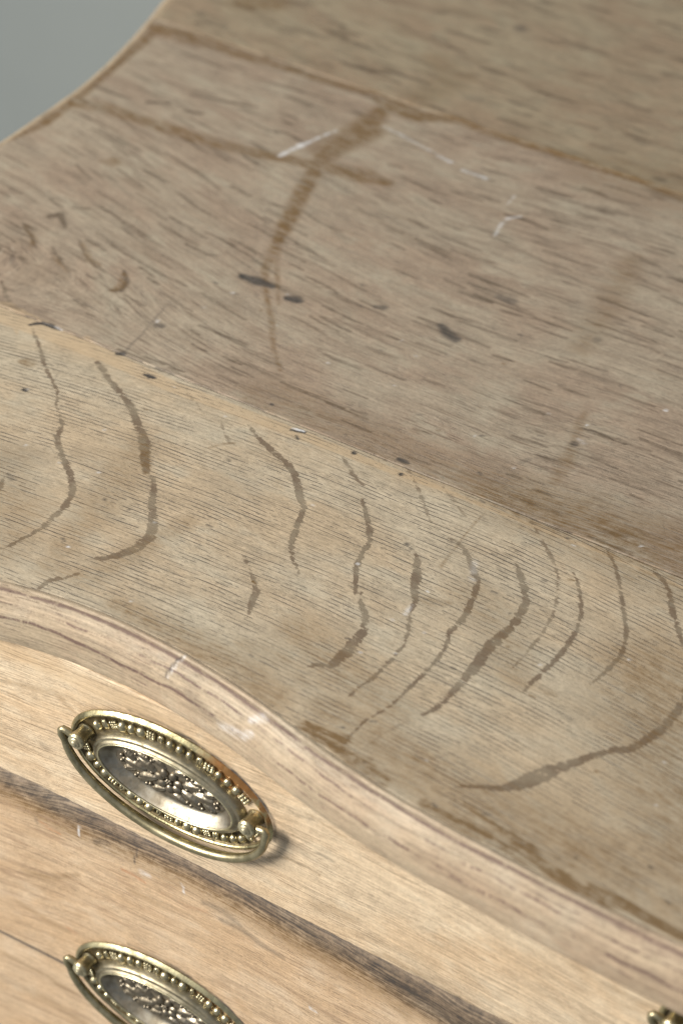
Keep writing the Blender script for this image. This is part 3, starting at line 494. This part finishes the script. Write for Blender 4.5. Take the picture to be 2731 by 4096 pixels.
rs = random.Random(11)
jx = -230
while jx < 220:
    ln = rs.uniform(4, 22); FEATS.append(['dark', rs.uniform(.15, .5), .5, [[jx, 137.5, .2], [jx + ln / 2, 137.6 + rs.uniform(0, .3), rs.uniform(.2, .4)], [jx + ln, 137.5, .15]]]); jx += ln + rs.uniform(0, 14)
for i in range(150):
    x, y = rs.uniform(-140, 190), rs.uniform(-12, 250)
    k = rs.choice(['dark', 'dark', 'white', 'brown']); a = rs.uniform(-.5, .5); ln = rs.uniform(.2, 2.2 if k != 'white' else .8)
    FEATS.append([k, rs.uniform(.35, .85), .5, [[x, y, rs.uniform(.2, .5)], [x + ln * math.cos(a), y + ln * math.sin(a), .2]]])
FEATS += [['brown', .55, .95, [[40, 143, 14], [110, 144, 22], [200, 146, 26]]], ['brown', .30, .95, [[-60, 146, 12], [20, 144, 14], [60, 144, 14]]],
          ['brown', .50, .95, [[135, 85, 24], [160, 55, 30], [190, 15, 30]]], ['brown', .45, .95, [[50, 12, 9], [110, 4, 14], [170, 2, 18]]], ['brown', .42, .95, [[-40, 16, 5], [-15, 16, 7], [10, 13, 8], [30, 8, 8]]],
          ['brown', .8, .8, [[60, 0, 3], [72, -4, 4.5], [82, -6, 3]]], ['brown', .8, .8, [[98, -7, 2.5], [118, -9, 3.5], [140, -11, 3]]], ['brown', .4, .95, [[20, 40, 8], [45, 30, 12], [70, 24, 8]]],
          ['brown', .3, .95, [[-120, 60, 10], [-100, 40, 14], [-90, 20, 10]]], ['brown', .3, .95, [[60, 90, 8], [80, 80, 12], [95, 60, 8]]],
          ['brown', .28, .95, [[-20, 360, 20], [60, 372, 26], [140, 360, 26]]]]
chest = empty('chest_of_drawers', (0, 0, -.85))
tag(chest, 'stripped pale oak chest with curved front edge, ray-flecked top and worn stains', 'chest of drawers')
def kid(o): o.location = (o.location[0], o.location[1], o.location[2] + .85); return o

def streaks():
    q = random.Random(23); out = []
    for i in range(900):
        x, y = q.uniform(-250, 190), q.uniform(139, 545)
        if y > 365 and q.random() < .45: continue
        if y < 190 and q.random() < .35: ln = q.uniform(4, 12)
        else: ln = q.choice((1, 1, 1.6)) * q.uniform(6, 19)
        hw = q.uniform(.28, .68) * (1.0 if y < 300 else 1.35 if y < 362 else 2.0) * (1.5 if q.random() < .12 else 1)
        st = q.uniform(.45, 1.0); n = max(3, int(ln / 4)); P = []
        for k in range(n + 1):
            a = grain_angle(x, y) + q.uniform(-.11, .11)
            w = hw * (.35 + .65 * math.sin(math.pi * (k + .15) / (n + .3))) * q.uniform(.7, 1.25)
            P.append([x, y, w]); x += ln / n * math.cos(a); y += ln / n * math.sin(a)
        if (P[0][1] - 362) * (P[-1][1] - 362) < 0: continue
        out.append(['figure', st, .55, P])
    return out
def board(name, y0f, y1f, step, mat, gfun, xr, label=None, seam=(1, 1)):
    rows = int((y1f - y0f) / step) if not callable(y0f) else int((y1f + 15) / step)
    t = np.linspace(0, 1, rows + 1); t = np.concatenate([[0, .0018], t[1:-1], [.9982, 1]])
    x = np.arange(-262, xr + .1, step)
    T, Xn = np.meshgrid(t, (x - x[0]) / (x[-1] - x[0]), indexing='ij')
    X = Xn * (xr + 256) - 256
    Y0 = (yedge(X) + 1.35) if callable(y0f) else np.full_like(X, y0f)
    Y = Y0 + T * (y1f - Y0)
    xs = xside(Y) + 1.4
    X = xs + Xn * (xr - xs)
    if callable(y0f): Y = (yedge(X) + 1.35) * (1 - T) + T * y1f
    Z = .10 * np.sin(X / 31 + 1) * np.sin(Y / 23) + .06 * np.sin(X / 9 + Y / 13)
    Z[0] -= .35 if seam[0] else 0; Z[-1] -= .35 if seam[1] else 0
    gu, gv = gfun(X, Y)
    o = grid(name, X, Y, Z, gu, gv, mat, chest, FEATS, skirt=(0, 0, -18))
    if label: o['label'] = label
    return kid(o)
# grain directions wander across the boards
def g_front(X, Y): return X, Y + .00042 * (X - 5) ** 2
def sst(x, a, b):
    t = np.clip((x - a) / (b - a), 0, 1); return t * t * (3 - 2 * t)
def g_mid(X, Y):
    return X + 300, Y - 5.0 * np.logaddexp(0, -(X + 60) / 25.0) * sst(Y, 140, 185) * (1 - .9 * sst(Y, 285, 335)) + 2 * np.sin(X / 48 + Y / 70) + 1.2 * np.sin(X / 21 + Y / 33 + 1)
def grain_angle(x, y):
    k = sst(np.array(float(y)), 140, 185) * (1 - .9 * sst(np.array(float(y)), 285, 335))
    return -math.atan(.20 / (1 + math.exp((x + 60) / 25.0)) * k + .04 * math.cos(x / 48 + y / 70)) + (.06 if y > 310 else 0)
def g_back(X, Y): return X + 900, Y + 9 * np.sin(X / 120 + 1.9)
FEATS += streaks()
board('top_board', yedge, 137.0, .7, m_front, g_front, 298, 'front board with curved brown ray flecks')
board('top_board', 137.35, 362.0, .85, m_mid, g_mid, 298, 'middle board with brown ring stain and ink spots')
board('top_board', 362.35, 560.0, 1.8, m_back, g_back, 298, 'darker back board')

# moulding under the front edge: profile (outward offset, z), swept along the edge curve
PROF = [(-1.35, -18), (-1.35, -.05), (-1.1, .12), (-.6, .22), (-.1, .30), (.3, .20), (.6, -.08), (.9, -.34), (1.3, -.42), (1.8, -.62), (2.5, -1.05), (3.3, -1.75), (4.1, -2.7), (4.9, -3.9), (5.7, -5.4), (6.5, -7.1),
        (7.2, -8.6), (7.6, -10.8), (7.85, -13.0), (7.95, -15.2), (7.9, -17.4), (7.7, -19.6), (7.3, -21.0), (6.6, -21.7), (5.4, -22.0), (-22, -22.0), (-60, -22.0)]
def sweep(name, P, mat, nrm_sign, prof, seed=0, feats=None, u0=0):
    d = np.gradient(P, axis=0); d /= np.linalg.norm(d, axis=1)[:, None]
    nrm = np.stack([d[:, 1], -d[:, 0]], 1) * nrm_sign
    prof = np.array(prof, float); L = np.concatenate([[0], np.cumsum(np.linalg.norm(np.diff(prof, axis=0), axis=1))]) - 17.95
    arc = np.concatenate([[0], np.cumsum(np.linalg.norm(np.diff(P, axis=0), axis=1))]) + u0
    X = P[:, 0][None] + prof[:, 0][:, None] * nrm[:, 0][None]; Y = P[:, 1][None] + prof[:, 0][:, None] * nrm[:, 1][None]
    rr = np.random.RandomState(seed)
    wv = np.interp(arc, np.arange(0, arc[-1] + 12, 6), rr.randn(len(np.arange(0, arc[-1] + 12, 6))) * .07)
    Z = np.repeat(prof[:, 1][:, None], len(P), 1) + np.where(prof[:, 1][:, None] > -15, wv[None], 0)
    gu = np.repeat(arc[None], len(prof), 0); gv = np.repeat(L[:, None], len(P), 1)
    fp = np.stack([X, np.repeat(L[:, None], len(P), 1)], -1).reshape(-1, 2)
    return kid(grid(name, X, Y, Z, gu, gv, mat, chest, feats, fp))
def densify(prof, n):
    out = []
    for a, b in zip(prof[:-1], prof[1:]):
        k = n if abs(a[1] - b[1]) < 4 and abs(a[0] - b[0]) < 4 else 1
        for i in range(k): out.append((a[0] + (b[0] - a[0]) * i / k, a[1] + (b[1] - a[1]) * i / k))
    return out + [prof[-1]]
xs = np.arange(-262, 299.5, .9)
MF = [['dark',.7,.3,[[-6.5,2.5,.35],[-8.5,7,.5],[-10.0,11.5,.3]]],['white',.5,.3,[[-5.2,1.5,.3],[-7.3,7,.4],[-9.0,11.5,.3]]],['white',.55,.8,[[16,17,1.5],[26,15,2],[30,12,1]]],['white',.5,.8,[[28,8,1],[33,4,1.5]]],['dark',.25,.9,[[2,13,3],[12,16,2]]]]  # the soft white patches paint in a pale sheen on the moulding

e = sweep('front_moulding', np.stack([xs, yedge(xs)], 1), m_mould, 1, densify(PROF, 3), 1, MF)
ys = np.arange(-20, 560, 1.5)
m_rim = wood("pale_side_rim", (0.46, 0.35, 0.225), (0.42, 0.31, 0.2), (0.36, 0.29, 0.2), fibre=.3, pore=(1.5, .2, 6, .5), pore_str=.3, seed=44, fine=.3)
sweep('side_moulding', np.stack([xside(ys), ys], 1), m_rim, -1, [(-1.4, -18), (-1.4, -.05), (-.8, .1), (0, 0), (1.2, -.5), (2.2, -1.4), (2.9, -2.8), (3.1, -4.5), (3.0, -7), (2.7, -12), (2.6, -20), (-14, -20)], 7)

def box(name, lo, hi, mat, parent, bev=.001):
    bm = bmesh.new(); bmesh.ops.create_cube(bm, size=1)
    for v in bm.verts: v.co = Vector([lo[i] + (v.co[i] + .5) * (hi[i] - lo[i]) for i in range(3)])
    if bev: bmesh.ops.bevel(bm, geom=bm.edges[:], offset=bev, segments=2, affect='EDGES')
    me = bpy.data.meshes.new(name); bm.to_mesh(me); bm.free()
    return link(name, me, mat, parent, smooth=False)
kid(box('side_panel', (-.243, .012, -.84), (-.223, .545, -.019), m_side, chest))
kid(box('side_panel', (.278, .012, -.84), (.296, .545, -.019), m_side, chest))
kid(box('drawer_rail', (-.222, .022, -.1005), (.277, .05, -.0975), m_side, chest, .0004))
kid(box('carcass_base', (-.222, .02, -.84), (.277, .545, -.335), m_side, chest))

# ------------------------------------------------------------------ drawers
FACE = np.array([(-300, 1), (-200, 1.8), (-120, 2.3), (-89, 2.6), (-60, 3.0), (-26, 2.3), (10, 1.4), (57, .5), (95, 0), (131, -.6), (165, .2), (194, 1.5), (240, 3), (300, 3)], float)
def yface(x): return smooth_curve(FACE, 0, np.asarray(x, float))
dr1 = empty('upper_drawer', (0, .02, -.098)); tag(dr1, 'shallow pale oak drawer front directly under the curved top edge', 'drawer')
dr2 = empty('lower_drawer', (0, .02, -.33)); tag(dr2, 'deeper oak drawer front with dark grime and painted shade along its upper edge', 'drawer')
def crust_shade(cx, cz):  # dark arcs hugging the plate: black grime with its contact shadow painted in
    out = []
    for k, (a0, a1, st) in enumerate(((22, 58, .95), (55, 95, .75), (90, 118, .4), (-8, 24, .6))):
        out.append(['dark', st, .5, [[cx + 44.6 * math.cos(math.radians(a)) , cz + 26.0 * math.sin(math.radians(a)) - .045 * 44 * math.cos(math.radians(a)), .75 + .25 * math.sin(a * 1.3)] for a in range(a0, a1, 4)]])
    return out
def face(name, z0, z1, step, mat, drawer, feats, setback, seed, parent, thick=16, edge0=.5, edge1=.5):
    z = np.arange(z1, z0 + 1e-6, step); z = z[::-1]
    z = np.concatenate([[z0, z0 - .25], z[(z < z0 - .5) & (z > z1 + .5)], [z1 + .3, z1]])
    x = np.arange(-220, 277, step)
    Zg, X = np.meshgrid(z, x, indexing='ij')
    back = setback(z0 - Zg)
    chip = np.interp(x, np.arange(-230, 290, 2.5), np.random.RandomState(seed).randn(len(np.arange(-230, 290, 2.5))) * .16)
    Y = yface(X) + back + .12 * np.sin(X / 27 + Zg / 18)
    Y[0] += edge0; Y[-1] += edge1
    Zg = Zg.copy(); Zg[-1] += chip; Zg[-2] += chip; Zg[0] += chip * .3
    fp = np.stack([X, Zg], -1).reshape(-1, 2)
    o = grid(name, X, Y, Zg, X * 1.0 + 2000, Zg + .0006 * (X + 20) ** 2 * .6 + 2.0 * np.sin(X / 45 + seed) - .045 * X, mat, parent, feats, fp, skirt=(0, thick, 0), flip=False)
    o.location = -Vector(parent.location)
    return o
GX = [(-230, 0), (-120, .6), (-60, -.6), (0, .5), (60, -.4), (130, -.8), (260, 0)]
GRIME_SHADE = [['dark', 1.0, .3, [[x, -99.8, 1.3] for x in range(-230, 261, 20)]], ['dark', .8, .7, [[x, -101.0 + .8 * d, 2.4] for x, d in GX]], ['dark', .70, .8, [[x, -104.0 + 3 * d, 5.5] for x, d in GX]], ['brown', .72, .9, [[x, -107.5 + 5 * d, 9.5] for x, d in GX]],  # grime band, darkened at the lip to paint in the gap's shadow
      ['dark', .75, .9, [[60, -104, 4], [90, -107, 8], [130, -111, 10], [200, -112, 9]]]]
f1 = [f[1:] for f in DFEATS if f[0] == 1] + crust_shade(-8.5, -57.5); f2 = [f[1:] for f in DFEATS if f[0] == 2] + GRIME_SHADE + crust_shade(-14.5, -190.5) + [['dark', 1.0, .3, [[-230, -199.7, .55], [-62, -199.9, .55], [-50, -200.0, .2]]]]
face('front_panel', -22.6, -98.0, .8, m_draw1, 1, f1, lambda d: d * 0, 3, dr1, edge0=.4, edge1=.25)
sb = lambda d: 6.0 * np.exp(-(d / 5.0) ** 1.3)
face('front_panel', -99.3, -199.6, .9, m_draw2, 2, f2, sb, 5, dr2, edge0=.6, edge1=.35)
face('front_panel', -200.2, -330.0, 2.0, m_draw2, 2, f2, lambda d: d * 0, 9, dr2, edge0=.35, edge1=.4)

# ------------------------------------------------------------------ handles (local: x along, z up, -y outward), mm
def lathe(name, rings, mat, n=112, cap=True):
    bm = bmesh.new(); R = []
    for a, b, w in rings:
        R.append([bm.verts.new((a * math.cos(2 * math.pi * i / n) * MM, -w * MM, b * math.sin(2 * math.pi * i / n) * MM)) for i in range(n)])
    for r0, r1 in zip(R[:-1], R[1:]):
        for i in range(n): bm.faces.new((r0[i], r0[(i + 1) % n], r1[(i + 1) % n], r1[i]))
    if cap: bm.faces.new(R[-1])
    bmesh.ops.recalc_face_normals(bm, faces=bm.faces[:])
    me = bpy.data.meshes.new(name); bm.to_mesh(me); bm.free(); return me
def tube_mesh(name, pts, rad, n=14, flat=1.0):
    P = [Vector(p) for p in pts]; bm = bmesh.new(); R = []; ref = Vector((0, 1, 0))
    for i, p in enumerate(P):
        t = (P[min(i + 1, len(P) - 1)] - P[max(i - 1, 0)]).normalized()
        a = (ref - t * ref.dot(t)).normalized(); b = t.cross(a)
        R.append([bm.verts.new((p + (a * math.cos(2 * math.pi * k / n) * flat + b * math.sin(2 * math.pi * k / n)) * rad[i]) * MM) for k in range(n)])
    for r0, r1 in zip(R[:-1], R[1:]):
        for k in range(n): bm.faces.new((r0[k], r0[(k + 1) % n], r1[(k + 1) % n], r1[k]))
    bm.faces.new(R[0]); bm.faces.new(R[-1][::-1])
    bmesh.ops.recalc_face_normals(bm, faces=bm.faces[:])
    me = bpy.data.meshes.new(name); bm.to_mesh(me); bm.free(); return me
def ball_bm(bm, c, r, u=12, v=8):
    mt = Matrix.Translation(Vector(c) * MM) @ Matrix.Diagonal((r[0] * MM, r[1] * MM, r[2] * MM, 1))
    bmesh.ops.create_uvsphere(bm, u_segments=u, v_segments=v, radius=1, matrix=mt)
def fin(name, bm):
    me = bpy.data.meshes.new(name); bm.to_mesh(me); bm.free(); return me

AP, BP = 43.8, 25.2
plate_me = lathe('plate', [(AP - 1, BP - 1, 0), (AP, BP, .15), (AP, BP, .6), (AP - .15, BP - .15, .75), (AP - 1.3, BP - 1.3, 1.85), (AP - 1.5, BP - 1.5, 1.95), (AP - 2.2, BP - 2.05, 1.85), (AP - 2.6, BP - 2.4, 1.3), (AP - 2.9, BP - 2.65, .8),
                           (AP - 3.4, BP - 3.0, .55), (34.5, 18.0, .5), (31, 14.5, .5)], m_plate)
ring_me = lathe('ring', [(33.2, 16.9, .4), (32.9, 16.6, 1.2), (32.6, 16.3, 2.4), (32.0, 15.8, 3.5), (31.3, 15.2, 4.0), (30.9, 14.9, 3.9), (30.5, 14.6, 4.1), (29.9, 14.1, 4.7), (29.3, 13.7, 4.95), (29.0, 13.4, 4.9), (28.9, 13.3, 4.6)], m_ring, cap=False)
for p in plate_me.polygons:
    c = p.center / MM
    e = math.hypot(c.x / (AP - 2.7), c.z / (BP - 2.45))
    p.material_index = 1 if (e < 1 and c.y < 0 and c.y > -1.2) else 0
rr = [(29.0, 13.4, 4.7)]
for i in range(1, 13):
    t = i / 12; rr.append((28.9 - 5.4 * t ** .85, 13.3 - 4.6 * t ** .85, 4.7 - 3.9 * math.sin(t * math.pi / 2)))
rr += [(23.2, 8.4, 1.05), (22.8, 8.1, 1.1)]
dish_me = lathe('dish', rr, m_dish, cap=True)
for p in dish_me.polygons:
    c = p.center / MM; p.material_index = 1 if math.hypot(c.x / 23.3, c.z / 8.5) < 1 else 0
rimpts = [(28.95 * math.cos(a), -4.75, 13.35 * math.sin(a)) for a in np.linspace(0, 2 * math.pi, 97)]
rim_me = tube_mesh('rim', rimpts, [.38] * 97, 8)
bm = bmesh.new(); ball_bm(bm, (0, 0, 0), (1.9, 2.0, 2.1), 14, 9); bead_me = fin('bead', bm)
bm = bmesh.new()
for i in range(9):
    ball_bm(bm, ((i % 3 - 1) * 1.15, -(.35 if i == 4 else .1), (i // 3 - 1) * 1.15), (.7, .9, .7), 8, 6)
cluster_me = fin('cluster', bm)
bm = bmesh.new()          # husk: two folded lobes
ball_bm(bm, (-.55, 0, 0), (.75, 1.2, 2.0), 10, 8); ball_bm(bm, (.65, 0, .2), (.6, 1.0, 1.7), 10, 8); ball_bm(bm, (0, -.3, -1.2), (.8, .8, .8), 8, 6); husk_me = fin('husk', bm)
post_me = lathe('post', [(3.0, 3.0, .3), (3.6, 3.6, .9), (3.2, 3.2, 1.5), (2.9, 2.9, 2.4), (3.0, 3.0, 4.4), (3.25, 3.25, 5.6), (3.5, 3.5, 6.6), (3.5, 3.5, 7.3), (3.2, 3.2, 7.8)], m_bail, n=28)
cap_me = lathe('cap', [(3.3, 3.3, 7.7), (3.1, 3.1, 8.2), (2.5, 2.5, 8.4), (2.25, 2.25, 8.3), (2.1, 2.1, 8.7), (1.7, 1.7, 9.05), (1.4, 1.4, 9.0), (1.2, 1.2, 9.3), (.7, .7, 9.6), (.25, .25, 9.7)], m_bead, n=28)
# bail: half-oval swing rod hung from the posts
bp = []; br = []
half = [(38.0, 4.0, 5.6), (40.0, 4.4, 5.7), (41.8, 5.2, 5.9), (43.2, 5.6, 6.1), (43.9, 4.8, 6.3), (43.7, 3.2, 6.5)]
hr = [1.5, 1.5, 1.4, 1.35, 1.5, 1.55]
for (x, z, w), r in zip(half, hr): bp.append((x, -w, z)); br.append(r)
for i in range(1, 48):
    a = math.pi * i / 48; ca, sa = math.cos(a), math.sin(a)
    bp.append(((43.4 if ca > 0 else 42.6) * ca, -(6.2 - 2.2 * sa), 2.2 - (28.6 + .9 * ca) * sa)); br.append(1.5 + .5 * sa)
for (x, z, w), r in zip(half[::-1], hr[::-1]): bp.append((-x, -w, z)); br.append(r)
bail_me = tube_mesh('bail', bp, br)
# flower and leaves in the dish
bm = bmesh.new(); ball_bm(bm, (0, 0, 0), (1.9, 1.1, 1.3), 12, 8); petal_me = fin('petal', bm)
bm = bmesh.new()
for i in range(7): ball_bm(bm, (math.cos(i * 1.047) * 1.0 * (i < 6), -.25 - .3 * (i == 6), math.sin(i * 1.047) * .9 * (i < 6)), (.62, .7, .62), 8, 6)
boss_me = fin('boss', bm)
bm = bmesh.new(); gridv = []
for i in range(13):
    t = i / 12; wdt = 1.75 * math.sin(math.pi * min(max(t, .03), .98)) ** .6 * (1 + .16 * math.sin(t * 31))
    rowv = []
    for j in range(-4, 5):
        q = j / 4; hgt = 1.15 * (1 - abs(q) ** 2.2) * (math.sin(math.pi * t * .94 + .1) ** .5 if 0 < t < 1 else .2) - .35 * math.exp(-(q / .18) ** 2)
        rowv.append(bm.verts.new(((t - .5) * 7.2 * MM, -hgt * MM, q * wdt * MM)))
    gridv.append(rowv)
for r0, r1 in zip(gridv[:-1], gridv[1:]):
    for j in range(8): bm.faces.new((r0[j], r0[j + 1], r1[j + 1], r1[j]))
bmesh.ops.recalc_face_normals(bm, faces=bm.faces[:])
leaf_me = fin('leaf', bm)
bm = bmesh.new(); ball_bm(bm, (0, 0, 0), (.85, .8, .85), 8, 6); berry_me = fin('berry', bm)

def handle(parent, loc, tilt, label, seed):
    rnd = random.Random(seed)
    if not plate_me.materials: plate_me.materials.append(m_plate); plate_me.materials.append(m_groove)
    h = link('handle', plate_me, m_plate, parent, Vector(loc) * MM - Vector(parent.location), (0, tilt, 0)); h['label'] = label
    if seed == 2: h.material_slots[0].link = 'OBJECT'; h.material_slots[0].material = m_plate_b
    link('inner_ring', ring_me, m_ring, h); dish_me.materials or (dish_me.materials.append(m_dish), dish_me.materials.append(m_floor_brass)); link('dish', dish_me, m_dish, h); link('dish_rim', rim_me, m_rimline, h)
    n = 44; A, B = 37.3, 19.5
    th = np.linspace(0, 2 * math.pi, 2000); pp = np.stack([A * np.cos(th), B * np.sin(th)], 1)
    L = np.concatenate([[0], np.cumsum(np.linalg.norm(np.diff(pp, axis=0), axis=1))])
    pat = 'bbhcbbbchb'
    for i in range(n):
        t = np.interp(L[-1] * i / n, L, th); x, z = A * math.cos(t), B * math.sin(t)
        if abs(abs(x) - 36.5) < 3.6 and abs(z - 3.6) < 4.6: continue
        k = pat[i % len(pat)]; me = {'b': bead_me, 'c': cluster_me, 'h': husk_me}[k]
        ang = -math.atan2(B * math.cos(t), -A * math.sin(t)) 
        o = link({'b': 'bead', 'c': 'berry_cluster', 'h': 'husk'}[k], me, m_bead, h, (x * MM, -1.0 * MM, z * MM), (0, ang + rnd.uniform(-.15, .15), 0))
        s = rnd.uniform(.82, 1.14); o.scale = (s * rnd.uniform(.85, 1.15), s, s * rnd.uniform(.9, 1.1))
    for s in (-1, 1):
        link('post', post_me, m_bail, h, (s * 36.5 * MM, 0, 4.0 * MM)); link('post_cap', cap_me, m_bead, h, (s * 36.5 * MM, 0, 4.0 * MM))
    link('bail', bail_me, m_bail, h)
    for i in range(7):
        a = i * 2 * math.pi / 7 + .3; o = link('petal', petal_me, m_relief, h, (4.2 * math.cos(a) * MM, -1.4 * MM, 3.7 * math.sin(a) * MM), (0, -a, 0)); o.scale = (1.15, 1.2, 1.3)
    link('flower_centre', boss_me, m_relief, h, (0, -1.6 * MM, 0))
    for sx in (-1, 1):
        for (x, z, a, s) in ((9.6, 2.8, .35, 1.25), (9.4, -3.4, -.4, 1.25), (14.8, -.2, .05, 1.35), (17.2, 2.9, .5, .95), (17.0, -3.4, -.5, .95), (4.4, 6.6, .4, .9), (4.6, -6.7, -.4, .9), (11.5, 5.6, .3, .8), (11.5, -5.9, -.3, .8)):
            o = link('leaf', leaf_me, m_relief, h, (sx * x * MM, -1.15 * MM, z * MM), (0, -a if sx > 0 else math.pi + a, 0)); o.scale = (s, s, s)
        for (x, z) in ((6.6, 7.2), (9.8, 6.6), (14.6, 5.4), (14.4, -5.6), (9.6, -6.9), (18.6, 4.0), (18.5, -4.2), (7.6, .2), (13.2, 3.4), (13.2, -3.9), (19.6, .2), (20.8, 1.4), (20.6, -1.3), (8.0, -6.2), (7.8, 6.0)):
            o = link('berry', berry_me, m_relief, h, (sx * x * MM, -1.4 * MM, z * MM))
    return h
T = math.radians(2.6)
handle(dr1, (-8.5, 1.6, -57.5), T, 'upper oval brass handle with orange rust at its right', 1)
handle(dr2, (-14.5, 1.9, -190.5), T * .7, 'oval brass handle with beaded rim and swing bail', 2)
handle(dr1, (228.4, 1.8, -58.5), 0, 'oval brass handle with beaded rim, mostly out of view', 3)

# ------------------------------------------------------------------ surroundings
def plane(name, pts, mat):
    me = bpy.data.meshes.new(name); me.from_pydata(pts, [], [tuple(range(len(pts)))]); me.update()
    o = link(name, me, mat, None, smooth=False); o['kind'] = 'structure'; return o
plane('floor', [(-4, -4, -.85), (4, -4, -.85), (4, 4, -.85), (-4, 4, -.85)], m_floor)
plane('wall', [(-4, 1.0, -.85), (4, 1.0, -.85), (4, 1.0, 2.2), (-4, 1.0, 2.2)], m_wall)
